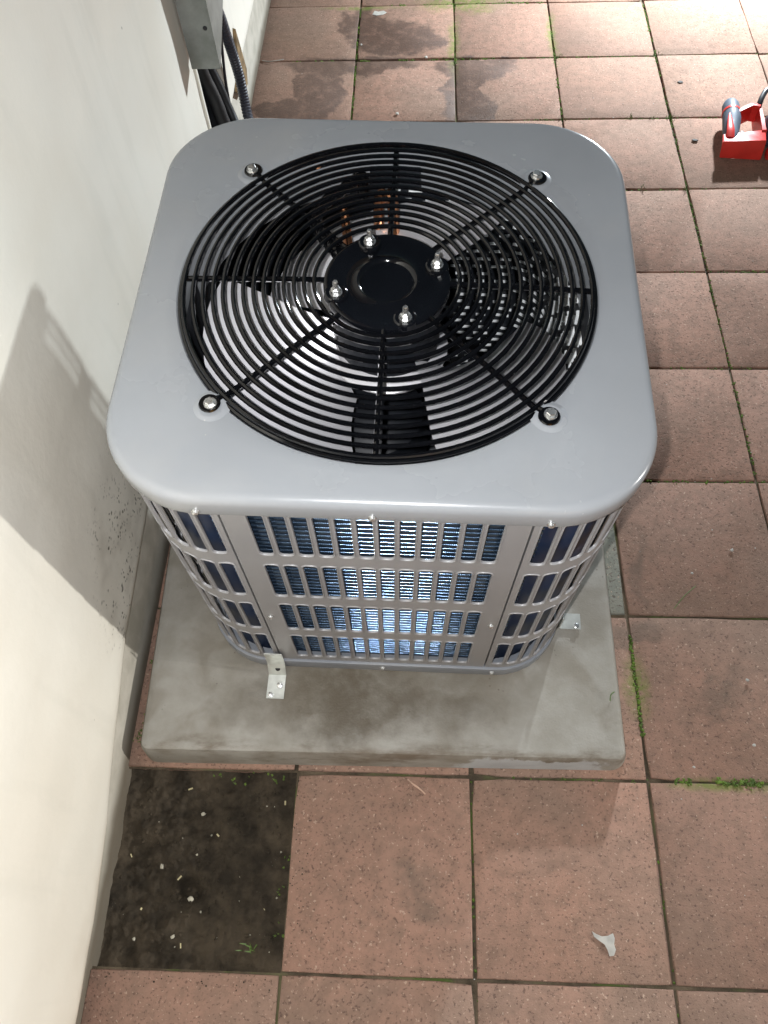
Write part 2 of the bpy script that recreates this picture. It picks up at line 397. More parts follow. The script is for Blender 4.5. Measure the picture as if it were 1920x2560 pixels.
def soil():
    n = 110; V = []; F = []
    x0, x1, y0, y1 = -0.312, 0.004, -0.004, T + 0.004
    for b in range(n + 1):
        for a in range(n + 1):
            x = x0 + (x1 - x0) * a / n; y = y0 + (y1 - y0) * b / n
            z = -0.034 + 0.011 * mnoise.noise(Vector((x * 14, y * 14, 1))) + 0.006 * mnoise.noise(Vector((x * 45, y * 45, 5))) + 0.004 * mnoise.noise(Vector((x * 110, y * 110, 8)))
            e = min(x - x0, x1 - x, y - y0, y1 - y)
            z += 0.010 * max(0, 1 - e / 0.03)
            dx, dy = x + 0.170, y - 0.115
            z -= 0.028 * math.exp(-(dx * dx + dy * dy) / 0.00032)
            V.append((x, y, z))
    for b in range(n):
        for a in range(n):
            i = b * (n + 1) + a; F.append((i, i + 1, i + n + 2, i + n + 1))
    return kind(mesh('soil', V, F, M_SOIL), 'structure')
soil()
def soil_z(x, y): return -0.034 + 0.011 * mnoise.noise(Vector((x * 14, y * 14, 1))) + 0.006 * mnoise.noise(Vector((x * 45, y * 45, 5))) + 0.004 * mnoise.noise(Vector((x * 110, y * 110, 8))) + 0.001
def lump(m, c, r, rnd, flat=0.6, n=6):
    L = []
    ph = [rnd.uniform(0.7, 1.25) for _ in range(n)]
    for k, (q, zz) in enumerate(((0.55, -0.7), (1.0, -0.1), (0.85, 0.5), (0.4, 0.9))):
        L.append([(c[0] + r * q * ph[i] * math.cos(2 * PI * i / n), c[1] + r * q * ph[i] * math.sin(2 * PI * i / n), c[2] + r * flat * zz) for i in range(n)])
    m.loops(L, True, True, True)
rb = random.Random(11); grit = MB(); straw = MB()
for _ in range(24):
    x = rb.uniform(-0.295, -0.005); y = rb.uniform(0.01, 0.295)
    if rb.random() < 0.5: x = -0.005 - abs(rb.gauss(0, 0.04))
    lump(grit, (x, max(0.01, min(0.296, y)), soil_z(x, y) + 0.001), rb.choice((.0008, .0011, .0015, .002)), rb)
for x, y, r in ((-0.165, .237, .0042), (-0.222, .150, .0045), (-0.165, .102, .0055), (-0.185, .045, .0035), (-0.25, .04, .003)):
    lump(grit, (x, y, soil_z(x, y) + .002), r, rb)
for _ in range(8):
    x = rb.uniform(-0.28, -0.02); y = rb.uniform(0.02, 0.28); a = rb.uniform(0, PI); l = rb.uniform(.003, .009)
    z = soil_z(x, y) + 0.003
    straw.tube([(x, y, z), (x + l * math.cos(a), y + l * math.sin(a), z + rb.uniform(-.001, .002))], rb.uniform(.0006, .0016), 5, squash=0.5)
clods = MB()
for _ in range(420):
    x = rb.uniform(-0.298, -0.004); y = rb.uniform(0.006, 0.298)
    if mnoise.noise(Vector((x * 9, y * 9, 3))) < -0.05 and rb.random() < .7: continue
    lump(clods, (x, y, soil_z(x, y) - .0005), rb.choice((.0015, .002, .003, .0042)), rb, .7)
for _ in range(70):
    a = rb.random()
    if a < .5: x, y = rb.uniform(0.002, 0.03), rb.uniform(0, .3)
    else: x, y = rb.uniform(-.29, 0), -rb.uniform(0.004, .025)
    lump(clods, (x, y, .0012), rb.uniform(.0006, .0016), rb, .6, 5)
kind(clods.build('soil_crumbs', M_SOIL), 'stuff')['label'] = 'dark crumbs of earth on the bare soil square'
bpy.data.objects['soil_crumbs']['category'] = 'soil crumbs'
kind(grit.build('soil_grit', M_STONE), 'stuff')['label'] = 'pale grit and small stones scattered over the bare soil'
kind(straw.build('straw_litter', M_STRAW), 'stuff')['label'] = 'straw coloured plant bits lying on the bare soil'
bpy.data.objects['soil_grit']['category'] = 'grit'; bpy.data.objects['straw_litter']['category'] = 'litter'

# moss and seedlings in the joints
def blade(m, p, h, lean, az, wd):
    d = Vector((math.cos(az), math.sin(az), 0)); s = Vector((-d.y, d.x, 0)) * wd
    p = Vector(p); a = p + d * lean * 0.45 + Vector((0, 0, h * 0.65)); b = p + d * lean + Vector((0, 0, h))
    m.add([p - s, p + s, a + s * .8, a - s * .8, b], [(0, 1, 2, 3), (3, 2, 4)])
rm = random.Random(5); moss = MB(); weeds = MB()
def moss_run(a, b, dens, wid=0.004, hh=0.004):
    a = Vector((*a, 0)); b = Vector((*b, 0)); L = (b - a).length; s = (b - a).normalized(); q = Vector((-s.y, s.x, 0))
    for _ in range(int(L * dens)):
        t = rm.random() * L
        if mnoise.noise((a + s * t) * 22) < -0.12: continue
        p = a + s * t + q * rm.gauss(0, wid); r = rm.uniform(0.0012, 0.0032)
        lump(moss, (p.x, p.y, -0.005 + rm.uniform(0, hh)), r, rm, 0.8, 5)
        for _k in range(2):
            blade(weeds, (p.x, p.y, -0.004), rm.uniform(.001, .0035), rm.uniform(0, .004), rm.uniform(0, 2 * PI), .0005)
moss_run((0.63, T), (0.96, T), 1500, 0.0035, 0.006)
moss_run((0.61, 0.36), (0.61, 0.57), 900, 0.002)
moss_run((0.37, T), (0.61, T), 120, 0.002, 0.002)
moss_run((T, 2.33), (T, 2.75), 800, 0.003)
moss_run((0.1, 9 * T), (0.62, 9 * T), 1100, 0.004, 0.006)
moss_run((0.61, 2.14), (0.61, 2.74), 700, 0.003)
moss_run((0.915, 2.0), (0.915, 2.74), 420, 0.003)
moss_run((0.915, 0.93), (0.915, 2.0), 260, 0.0025)
for r_ in (3, 4, 5, 6, 7, 8):
    moss_run((0.5, r_ * T), (1.3, r_ * T), 180 if r_ < 7 else 320, 0.002, 0.003)
moss_run((-0.2, 8 * T), (0.6, 8 * T), 420, 0.002)
moss_run((0.0, 1.9), (0.0, 2.75), 500, 0.002)
moss_run((T, -0.2), (T, 0.3), 60, 0.0015, 0.001)
moss_run((0.61, -0.2), (0.61, 0.3), 90, 0.0015, 0.001)
moss_run((-0.01, 0.01), (-0.01, 0.20), 110, 0.008, -0.008)
moss_run((0.0, T - .012), (-0.15, T - .012), 120, 0.006, -0.008)
moss_run((-0.287, 0.33), (-0.287, 0.75), 240, 0.003, 0.006)
for x, y, n in ((0.61, 7 * T, 10), (0.915, 7 * T, 22), (0.915, 6 * T, 12), (0.62, 8 * T, 14), (0.915, 8 * T, 14), (0.80, 7 * T, 10), (0.86, 7 * T, 8),
                (0.7, 6 * T, 8), (0.80, 6 * T, 8), (-0.286, 0.36, 26), (-0.287, 0.50, 16), (-0.05, 0.035, 9)):
    for _ in range(n):
        blade(weeds, (x + rm.gauss(0, .006), y + rm.gauss(0, .004), -0.004), rm.uniform(.006, .015), rm.uniform(.002, .012), rm.uniform(0, 2 * PI), .0011)
o = kind(moss.build('moss', M_MOSS), 'stuff'); o['label'] = 'green moss growing in the joints between the pavers'; o['category'] = 'moss'
o = kind(weeds.build('seedlings', M_LEAFG), 'stuff'); o['label'] = 'tiny green seedlings sprouting from the paver joints'; o['category'] = 'weeds'

# ------------------------------------------------------------------ house wall
XW = -0.290
HY0, HY1, HZ = 1.700, 1.915, 0.50
def zedge(y):
    pts = ((-9, 0.03), (0.05, 0.03), (0.20, 0.05), (0.36, 0.10), (0.5, 0.135), (0.8, 0.15), (9, 0.15))
    for (a, za), (b, zb) in zip(pts, pts[1:]):
        if a <= y <= b: return za + (zb - za) * (y - a) / (b - a)
def frange(a, b, n): return [a + (b - a) * i / n for i in range(n)]
def wall():
    root = thing('house_wall', 'cream painted stucco house wall along the left of the paving', 'wall', (XW, 1.0, 0))
    ys = frange(-4, -0.6, 8) + frange(-0.6, HY0, 115) + frange(HY0, HY1, 12) + frange(HY1, 3.2, 50) + frange(3.2, 8, 10) + [8]
    zs = frange(0, HZ, 34) + frange(HZ, 1.2, 30) + frange(1.2, 2.7, 10) + [2.7]
    V = []; F = []; ny = len(ys)
    for k, z in enumerate(zs):
        for y in ys:
            ze = zedge(y)
            zz = ze + (z) * (2.7 - ze) / 2.7 if z > HZ + 1e-6 or not (HY0 - 1e-6 <= y <= HY1 + 1e-6) else max(z, 0.0)
            if HY0 - 0.02 <= y <= HY1 + 0.02 and z <= HZ + 1e-6: zz = z
            x = XW + 0.0045 * mnoise.noise(Vector((3, y * 2.3, zz * 2.3))) + 0.002 * mnoise.noise(Vector((9, y * 9, zz * 9)))
            h = zz - ze
            if h < 0.035 and not (HY0 - 0.02 <= y <= HY1 + 0.02): x -= 0.012 * (1 - max(h, 0) / 0.035) ** 2
            V.append((x - XW, y - 1.0, zz))
    for k in range(len(zs) - 1):
        for i in range(ny - 1):
            if HY0 - 1e-6 <= ys[i] < HY1 - 1e-6 and zs[k] < HZ - 1e-6: continue
            a = k * ny + i; F.append((a, a + 1, a + ny + 1, a + ny))
    b = len(V)
    V += [(-0.24, -5.0, 0), (-0.24, 7.0, 0), (-0.24, 7.0, 2.7), (-0.24, -5.0, 2.7)]
    F.append((b, b + 3, b + 2, b + 1))
    top = (len(zs) - 1) * ny
    F.append(tuple(top + i for i in range(ny)) + (b + 2, b + 3))
    mesh('stucco', V, F, M_WALL, root)
    # pipe chase cut into the wall
    m = MB(); d = -0.13; e = 0.0
    y0, y1 = HY0 - 1.0, HY1 - 1.0
    m.add([(e, y0, 0), (e, y1, 0), (e, y1, HZ), (e, y0, HZ), (d, y0, 0), (d, y1, 0), (d, y1, HZ), (d, y0, HZ)],
          [(4, 5, 6, 7), (0, 4, 7, 3), (1, 2, 6, 5), (2, 3, 7, 6)])
    m.build('pipe_chase', M_DARK, root, False)
    for yy in (y0, y1):      # broken render edges, lit pale
        s = 1 if yy == y0 else -1
        mm = MB(); L = []
        rr = random.Random(int(yy * 100))
        for k in range(13):
            z = 0.02 + (0.44 - 0.02) * k / 12; q = rr.uniform(-.002, .002)
            L.append([(-0.010, yy - s * 0.001, z), (0.0045, yy - s * 0.004 + q, z), (0.004, yy + s * (0.007 + q), z), (-0.012, yy + s * (0.006 + q), z)])
        mm.loops(L, True, True, True).build('chase_edge', M_WALL, root)
    # concrete foundation below the render
    m = MB(); L = []
    for y in frange(-4, 0, 8) + frange(0, 3.2, 80) + [3.2, 8]:
        ze = zedge(y) + 0.012; q = 0.0015 * mnoise.noise(Vector((y * 8, 2, 2)))
        L.append([(-0.06, y - 1, -0.06), (-0.0125 + q, y - 1, -0.06), (-0.011 + q, y - 1, ze * .5), (-0.0125 + q, y - 1, ze), (-0.06, y - 1, ze)])
    m.V = []; m.F = []
    Ls = [l for l in L if l[0][1] + 1 <= HY0 - 0.001 or l[0][1] + 1 >= HY1 + 0.001]
    A = [l for l in Ls if l[0][1] + 1 < HY0]; B = [l for l in Ls if l[0][1] + 1 > HY1]
    m.loops(A, True, True, True); m.loops(B, True, True, True)
    m.build('foundation', M_FOUND, root)
    # patch of broken render beside the conduit
    pts = [(2.128, 0.275), (2.150, 0.21), (2.172, 0.14), (2.150, 0.108), (2.075, 0.125), (2.025, 0.165), (2.060, 0.19), (2.098, 0.225)]
    m = MB(); m.loops([[(-0.004, y - 1, z) for y, z in pts], [(0.0068, 2.11 + (y - 2.11) * .97 - 1, 0.18 + (z - .18) * .97) for y, z in pts]], True, False, True)
    m.build('broken_render_patch', M_BRKN, root)
    return root
wall()

# ------------------------------------------------------------------ metal cover, refrigerant pipes, conduit
def pipe_cover():
    r = thing('pipe_cover', 'grey galvanised sheet metal pipe cover fixed upright on the wall', 'pipe cover', (XW, 1.67, 0.44))
    t = 0.0015; p = 0.066; y1 = 0.165; zt = 2.2
    m = MB()       # side sheet facing the camera
    m.box((0.004, 0, 0), (p - t - .0005, t, zt)); m.build('side_sheet', M_COVER, r, False)
    m = MB()       # front sheet with a slanting cut at its foot
    V = [(p - t, 0, 0.0), (p - t, y1, 0.075), (p - t, y1, zt), (p - t, 0, zt)]
    V += [(p, y, z) for _, y, z in V]
    m.add(V, [(0, 1, 2, 3), (7, 6, 5, 4), (0, 4, 5, 1), (1, 5, 6, 2), (2, 6, 7, 3), (3, 7, 4, 0)]).build('front_sheet', M_COVER, r, False)
    m = MB(); m.box((0.004, y1 - t, 0.075), (p - t - .0005, y1, zt)); m.build('side_sheet', M_COVER, r, False)
    m = MB(); m.lathe([(0.0045, 0), (0.0045, 0.0015), (0.003, 0.0028)], n=10, M=Matrix.Rotation(PI / 2, 3, 'X'), c=(0.052, -0.0001, 0.085))
    m.build('rivet', M_TBLK, r)
pipe_cover()
def pipes():
    specs = [((-0.272, 1.762, 0.035), 0.017, 'thick black foam insulated refrigerant pipe dropping from the metal cover', 0.0),
             ((-0.268, 1.815, 0.018), 0.011, 'thin black refrigerant pipe beside the thick insulated one', 0.05)]
    for (x, y, z), r, lab, off in specs:
        path = smooth_path([(x - 0.035, y + .02, 0.75), (x - 0.03, y + .01, 0.42), (x - 0.005, y, 0.30), (x + 0.03, y - 0.05, 0.17 + off), (x + 0.09, y - 0.22, 0.13 + off), (0.0, 1.22, 0.16 + off), (0.02, 1.06, 0.165 + off)], 10)
        m = MB(); m.tube(path, [r * (1 + 0.06 * mnoise.noise(Vector((i * .7, off * 9, 0)))) for i in range(len(path))], 12)
        tag(m.build('refrigerant_pipe', M_RUBBERP), lab, 'pipe', 'refrigerant pipes behind the unit')
    # corrugated conduit
    path = smooth_path([(-0.262, 1.845, 1.2), (-0.262, 1.850, 0.60), (-0.258, 1.905, 0.40), (-0.252, 1.935, 0.27), (-0.235, 1.88, 0.17), (-0.16, 1.66, 0.13), (-0.04, 1.30, 0.22), (-0.02, 1.07, 0.25)], 46)
    m = MB(); m.tube(path, [0.0125 + 0.0011 * math.sin(i * 2.1) for i in range(len(path))], 12)
    tag(m.build('flexible_conduit', M_CONDUIT), 'dark grey corrugated electrical conduit curving down beside the metal cover', 'conduit')
    m = MB(); path = smooth_path([(-0.255, 1.86, 0.42), (-0.262, 1.83, 0.30), (-0.25, 1.80, 0.21), (-0.18, 1.66, 0.15), (-0.05, 1.3, 0.2), (-0.04, 1.07, 0.22)], 10)
    m.tube(path, 0.0035, 7); tag(m.build('control_cable', M_TBLK), 'thin black control cable hanging among the refrigerant pipes', 'cable')
pipes()

# ------------------------------------------------------------------ equipment pad
U_LOC = Vector((0.16772, 0.75973, 0.70747)); U_ROT = (0.040427, 0.023608, -0.016704)
UR = Matrix.Rotation(U_ROT[2], 3, 'Z') @ Matrix.Rotation(U_ROT[1], 3, 'Y') @ Matrix.Rotation(U_ROT[0], 3, 'X')
H = 0.640
base_pt = U_LOC + UR @ Vector((0, 0, -H)); nrm = UR @ Vector((0, 0, 1))
def padz(x, y): return base_pt.z - (nrm.x * (x - base_pt.x) + nrm.y * (y - base_pt.y)) / nrm.z
def pad():
    C4 = [(-0.267, 0.3255), (0.5655, 0.331), (0.5645, 1.172), (-0.281, 1.166)]
    def loop(ins, dz, bottom=False, r=0.014, n=6):
        out = []; cx = sum(c[0] for c in C4) / 4; cy = sum(c[1] for c in C4) / 4
        rr = max(0.003, r - max(ins, 0))
        for k, (x, y) in enumerate(C4):
            sx = 1 if x > cx else -1; sy = 1 if y > cy else -1
            X = x - sx * (ins + rr); Y = y - sy * (ins + rr)
            a0 = {(-1, -1): 180, (1, -1): 270, (1, 1): 0, (-1, 1): 90}[(sx, sy)]
            for i in range(n + 1):
                t = rad(a0 + 90 * i / n); px, py = X + rr * math.cos(t), Y + rr * math.sin(t)
                wob = 0.0006 * mnoise.noise(Vector((px * 30, py * 30, dz * 100)))
                out.append((px, py + wob, (0.0015 if bottom else padz(px, py) + dz)))
        return out
    m = MB()
    # inner rings keep the top lightly uneven
    m.loops([loop(-0.010, 0, True, 0.03), loop(-0.004, -0.014, False, .02), loop(-0.0005, -0.006), loop(0.0015, -0.002), loop(0.006, -0.0002), loop(0.012, 0)], True, True, True)
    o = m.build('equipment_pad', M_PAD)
    return tag(o, 'square grey concrete equipment pad with brown grime and painted shade under the air conditioner', 'pad')
pad()

# ------------------------------------------------------------------ air conditioner
AC = thing('air_conditioner', 'square grey outdoor air conditioner with black wire fan guard on top', 'air conditioner', base_pt, U_ROT)
def part(m, name, mat, parent=None, smooth=True): return m.build(name, mat, parent or AC, smooth)
def rr_point(s, hw, r):
    """arc-length walk round a rounded square; s=0 at the front centre, growing towards +x. returns p, outward normal"""
    a = hw - r; q = r * PI / 2; per = 8 * a + 4 * q; s = s % per
    side = 0; s2 = s
    if s2 <= a: return Vector((s2, -hw, 0)), Vector((0, -1, 0))
    s2 -= a
    ang = -PI / 2
    for k in range(4):
        c = [(a, -a), (a, a), (-a, a), (-a, -a)][k]
        if s2 <= q:
            t = ang + s2 / r; n = Vector((math.cos(t), math.sin(t), 0)); return Vector((c[0], c[1], 0)) + n * r, n
        s2 -= q; ang += PI / 2
        n = Vector((math.cos(ang), math.sin(ang), 0)); d = Vector((-n.y, n.x, 0))
        p0 = Vector((c[0], c[1], 0)) + n * r
        L = 2 * a if k < 3 else a
        if s2 <= L: return p0 + d * s2, n
        s2 -= L
    return Vector((0, -hw, 0)), Vector((0, -1, 0))
def rr_per(hw, r): return 8 * (hw - r) + 4 * r * PI / 2
def rho(t, hw, r):
    """distance from centre to a rounded square's edge at angle t"""
    c, s = abs(math.cos(t)), abs(math.sin(t)); a = hw - r
    d = hw / max(c, s)
    if min(c, s) * d > a:
        b = a * (c + s); d = b + math.sqrt(max(0, b * b - (2 * a * a - r * r)))
    return d

def lid():
    hw, r = 0.3157, 0.12; n = 224; L = []
    def circ(R, z): L.append([(R * math.cos(2 * PI * i / n), R * math.sin(2 * PI * i / n), H + z) for i in range(n)])
    def sq(ins, z):
        o = []
        for i in range(n):
            t = 2 * PI * i / n; d = rho(t, hw, r) - ins; o.append((d * math.cos(t), d * math.sin(t), H + z))
        L.append(o)
    def mixl(f, z):
        o = []
        for i in range(n):
            t = 2 * PI * i / n; d = 0.267 * (1 - f) + (rho(t, hw, r) - .012) * f; o.append((d * math.cos(t), d * math.sin(t), H + z))
        L.append(o)
    circ(0.2605, -0.078); circ(0.2600, -0.030); circ(0.2605, -0.009); circ(0.2615, -0.004); circ(0.2632, -0.0012); circ(0.267, -0.0001)
    for f in (0.25, 0.5, 0.75): mixl(f, 0.0)
    sq(0.013, 0.0); sq(0.009, -0.0004); sq(0.0055, -0.0018); sq(0.0025, -0.0044); sq(0.0007, -0.008); sq(0, -0.012); sq(0, -0.031); sq(0.0008, -0.0335); sq(0.004, -0.034)
    m = MB(); m.loops(L); o = part(m, 'lid', M_GREY)
    for sx in (-1, 1):
        for sy in (-1, 1):
            m = MB(); m.lathe([(0.0225, -0.0004), (0.0205, 0.0001), (0.0180, 0.0010), (0.0160, 0.0018), (0.0145, 0.0020), (0.0130, 0.0017), (0.001, 0.0016)], (sx * .1932, sy * .1932, H), 28, False, True)
            m.build('bolt_boss', M_GREY, o)
            m = MB(); q = Matrix.Rotation(rad(20 * sx + 8 * sy), 3, 'Z')
            m.lathe([(0.0078, 0.0058), (0.0078, 0.0070), (0.0074, 0.0076)], (sx * .1932, sy * .1932, H), 20, True, True)
            m.lathe([(0.0060, 0.0076), (0.0060, 0.0108), (0.0052, 0.0116)], (sx * .1932, sy * .1932, H), 6, False, True, q)
            m.build('bolt', M_ZINC, o)
    return o
LID = lid()

# screws on the rim, the panels and the base pan
def screw(s, z, out, parent, hw=0.308, r=0.11, size=0.0052):
    p, n = rr_point(s, hw, r); R = n.to_track_quat('Z', 'Y').to_matrix()
    m = MB(); m.lathe([(size, 0), (size, 0.0012), (size * .72, 0.0014), (size * .72, 0.0036), (size * .5, 0.0043)], p + n * out + Vector((0, 0, H + z)), 10, False, True, R)
    return m.build('screw', M_ZINC, parent)
PER = rr_per(0.308, 0.11); QS = PER / 4
for k in range(4):
    for s in (-0.198, -0.002, 0.193): screw(k * QS + s, -0.0255, 0.0077, LID, size=.0048)

# louvred panels
ROWS = [(-0.0985), (-0.2410), (-0.3845), (-0.5265)]; SH = 0.0555; SW = 0.0091
def louver_panel(name, s0, s1, cols, nicks=()):
    m = MB(); hw, r = 0.308, 0.11
    def P(s, z, off):
        p, n = rr_point(s, hw, r); return (p.x + n.x * off, p.y + n.y * off, H + z)
    ztop, zbot = -0.032, -0.6035
    zb = [ztop] + [(ROWS[i] + ROWS[i + 1]) / 2 for i in range(3)] + [zbot]
    cb = [cols[0] - 0.0125] + [(a + b) / 2 for a, b in zip(cols, cols[1:])] + [cols[-1] + 0.0125]
    cb[0] = max(cb[0], s0 + 0.001); cb[-1] = min(cb[-1], s1 - 0.001)
    for a, b in ((s0, cb[0]), (cb[-1], s1)):             # plain margins with folded edge
        k = max(1, int((b - a) / 0.006)); 
        L = []
        for z in zb: L.append([P(a + (b - a) * i / k, z, 0) for i in range(k + 1)])
        L.reverse(); m.loops(L, False)
    for s_, d in ((s0, 1), (s1, -1)):
        L = [[P(s_, z, 0), P(s_, z, -0.008)] for z in zb]
        if d > 0: L.reverse()
        m.loops(L, False) if d < 0 else m.loops(L, False)
    nseg = 3
    def outline(cs, cz, w, h, rr):
        o = []
        for cx, cy, a0 in ((w - rr, h - rr, 0), (-(w - rr), h - rr, 90), (-(w - rr), -(h - rr), 180), (w - rr, -(h - rr), 270)):
            for k in range(4):
                t = rad(a0 + 30 * k); o.append((cs + cx + rr * math.cos(t), cz + cy + rr * math.sin(t)))
        return o
    for ci, cs in enumerate(cols):
        for ri, cz in enumerate(ROWS):
            a, b, t, d = cb[ci], cb[ci + 1], zb[ri], zb[ri + 1]
            base = outline(cs, cz, SW + .0022, SH + .0022, 0.0076)
            outer = []
            for (s, z), k in zip(base, range(16)):
                q, i = divmod(k, 4)
                if q == 0: outer.append([(b, z), (b, t), (b, t), (s, t)][i])
                elif q == 1: outer.append([(s, t), (a, t), (a, t), (a, z)][i])
                elif q == 2: outer.append([(a, z), (a, d), (a, d), (s, d)][i])
                else: outer.append([(s, d), (b, d), (b, d), (b, z)][i])
            o2 = []
            for q in range(4):     # make corner pairs distinct: corner twice collapses, validate() removes the sliver
                o2 += outer[q * 4:q * 4 + 4]
            L = [[P(s, z, 0) for s, z in o2], [P(s, z, 0) for s, z in base],
                 [P(s, z, 0.0012) for s, z in outline(cs, cz, SW + .0016, SH + .0016, 0.0070)],
                 [P(s, z, 0.0013) for s, z in outline(cs, cz, SW + .0007, SH + .0007, 0.0064)],
                 [P(s, z, 0.0004) for s, z in outline(cs, cz, SW, SH, 0.0060)],
                 [P(s, z, -0.0022) for s, z in outline(cs, cz, SW - .0002, SH - .0002, 0.0058)]]
            m.loops(L)
    return part(m, name, M_PANEL)
front_cols = [-0.1375 + 0.0250 * i for i in range(12)]
SEAM = 0.178; G = 0.0013
for k in range(4):
    pnl = louver_panel('louver_panel', k * QS - SEAM + G, k * QS + SEAM - G, [k * QS + c for c in front_cols])
    for s in (-0.1665, 0.1665): screw(k * QS + s, -0.386, 0.0001, pnl, size=.0050)
    c0 = SEAM + 0.0115 + 0.008
    louver_panel('corner_panel', k * QS + SEAM + G, (k + 1) * QS - SEAM - G, [k * QS + c0 + 0.0250 * i for i in range(8)])
# base pan
def rsq_loop(hw, r, z, n=96, ph=0.0):
    per = rr_per(hw, r); o = []
    for i in range(n):
        p, _ = rr_point(per * i / n, hw, r); o.append((p.x, p.y, H + z))
    return o
m = MB(); m.loops([rsq_loop(.300, .11, -.6385), rsq_loop(.3095, .112, -.6385), rsq_loop(.3125, .114, -.636), rsq_loop(.3130, .1145, -.6085), rsq_loop(.3120, .114, -.6060), rsq_loop(.3095, .112, -.6055), rsq_loop(.298, .108, -.606), rsq_loop(.298, .108, -.622)], True, True, True)
PAN = part(m, 'base_pan', M_PANBASE)
for k in range(4):
    for s in (-0.19, 0.0, 0.192): screw(k * QS + s, -0.617, 0.005, PAN, size=.0046)
# condenser coil: dark core with stacked bright fin edges
cm = MB(); hwc, rc = 0.2955, 0.099
m = MB(); m.loops([rsq_loop(hwc - .004, rc, -.603), rsq_loop(hwc - .004, rc, -.036)]); 
COIL = part(m, 'condenser_coil', M_COILBACK)
m = MB(); m.loops([rsq_loop(hwc - .038, rc - .02, -.036), rsq_loop(hwc - .038, rc - .02, -.603)]); m.build('coil_inner_face', M_DARK, COIL)
z = -0.045
while z > -0.60:
    L = []
    for k in range(4):
        L = []
        for a, b in [(-0.0034 + 0.0034 * math.cos(rad(q)), 0.0034 * math.sin(rad(q))) for q in (100, 80, 64, 48, 32, 16, 0, -25, -55, -90)]:
            row = []
            for i in range(25):
                p, n = rr_point(k * rr_per(hwc, rc) / 4 + 0.196 * (i / 12 - 1) , hwc, rc); row.append(p + n * a + Vector((0, 0, H + z + b + 0.0005 * math.sin(i * 2.7 + z * 900))))
            L.append(row)
        L.reverse(); cm.loops(L, False)
    z -= 0.0117
o = cm.build('coil_tubes', M_COIL, COIL); o['kind'] = 'stuff'
dm = MB(); rd = random.Random(4)  # short pale bars inside the coil, shaped and coloured as its highlights
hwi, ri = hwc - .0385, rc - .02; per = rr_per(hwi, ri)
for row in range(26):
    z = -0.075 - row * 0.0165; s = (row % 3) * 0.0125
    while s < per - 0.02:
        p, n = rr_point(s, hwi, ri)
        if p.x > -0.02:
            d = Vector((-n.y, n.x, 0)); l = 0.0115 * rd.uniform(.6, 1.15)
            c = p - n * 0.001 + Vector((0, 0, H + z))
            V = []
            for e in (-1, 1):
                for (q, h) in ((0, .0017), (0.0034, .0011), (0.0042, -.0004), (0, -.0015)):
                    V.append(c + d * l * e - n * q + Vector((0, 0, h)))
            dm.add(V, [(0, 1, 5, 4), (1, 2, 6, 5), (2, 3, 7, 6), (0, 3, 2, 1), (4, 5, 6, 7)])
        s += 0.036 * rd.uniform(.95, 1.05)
o = dm.build('coil_glint_bars', M_DASH, COIL, False); o['kind'] = 'stuff'

# fan guard
GR = 0.2555
def gz(r): return 0.0015 + 0.0060 * (1 - (r / GR) ** 2)
def ring_pts(R, z, n=96): return [(R * math.cos(2 * PI * i / n), R * math.sin(2 * PI * i / n), H + z) for i in range(n)]
m = MB(); m.tube(ring_pts(GR + .0028, gz(GR) - .0035, 128), 0.0034, 8, closed=True)
GUARD = part(m, 'fan_guard', M_BLACK)
for i in range(14):
    R = 0.0905 + 0.01262 * i
    m = MB(); m.tube(ring_pts(R, gz(R) + 0.0015, 96), 0.0029, 7, closed=True); m.build('guard_ring', M_BLACK, GUARD)
for k in range(8):
    a = rad(45 * k - 0.4); d = Vector((math.cos(a), math.sin(a), 0))
    R1 = 0.2732 - 0.0095 if k % 2 else 0.2575
    pts = [d * r_ + Vector((0, 0, H + gz(r_) - 0.0040)) for r_ in (0.072, 0.12, 0.17, 0.22, 0.25)]
    pts.append(d * R1 + Vector((0, 0, H + (0.0040 if k % 2 else gz(GR) - .004))))
    m = MB(); m.tube(pts, 0.0036, 8)
    if k % 2:                     # flattened eye under the corner bolt
        c = d * 0.2732 + Vector((0, 0, H)); q = []
        m.lathe([(0.0055, 0.0021), (0.0118, 0.0022), (0.0128, 0.0040), (0.0118, 0.0058), (0.0055, 0.0058)], c, 20, True, True)
    m.build('guard_spoke', M_BLACK, GUARD)
# motor plate with dished centre and four studs
m = MB(); zp = 0.0055
m.lathe([(0.0745, zp - .012), (0.0790, zp - .010), (0.0800, zp - .004), (0.0785, zp + .0005), (0.0755, zp + .0022), (0.0720, zp + .0018), (0.0600, zp - .0005), (0.0450, zp - .0008),
         (0.0400, zp + .0012), (0.0375, zp + .0022), (0.0350, zp + .0012), (0.0325, zp - .0020), (0.020, zp - .0032), (0.001, zp - .0035)], (0, 0, H), 56, False, True)
MP = part(m, 'motor_plate', M_BLACKP)
for k in range(4):
    a = rad(112 + 90 * k); c = Vector((0.0665 * math.cos(a), 0.0665 * math.sin(a), H))
    m = MB(); m.lathe([(0.0155, zp - .003), (0.0145, zp + .0028), (0.0125, zp + .0042), (0.009, zp + .0036), (0.001, zp + .0032)], c, 22, False, True); m.build('stud_boss', M_BLACKP, MP)
    m = MB(); m.lathe([(0.0080, zp + .0034), (0.0080, zp + .0048), (0.0062, zp + .0050)], c, 16, True, False)
    m.lathe([(0.0062, zp + .0050), (0.0062, zp + .0100), (0.0050, zp + .0112), (0.0034, zp + .0114), (0.0034, zp + .0215), (0.0024, zp + .0228)], c, 6, False, True)
    m.build('stud_nut', M_ZINC, MP)
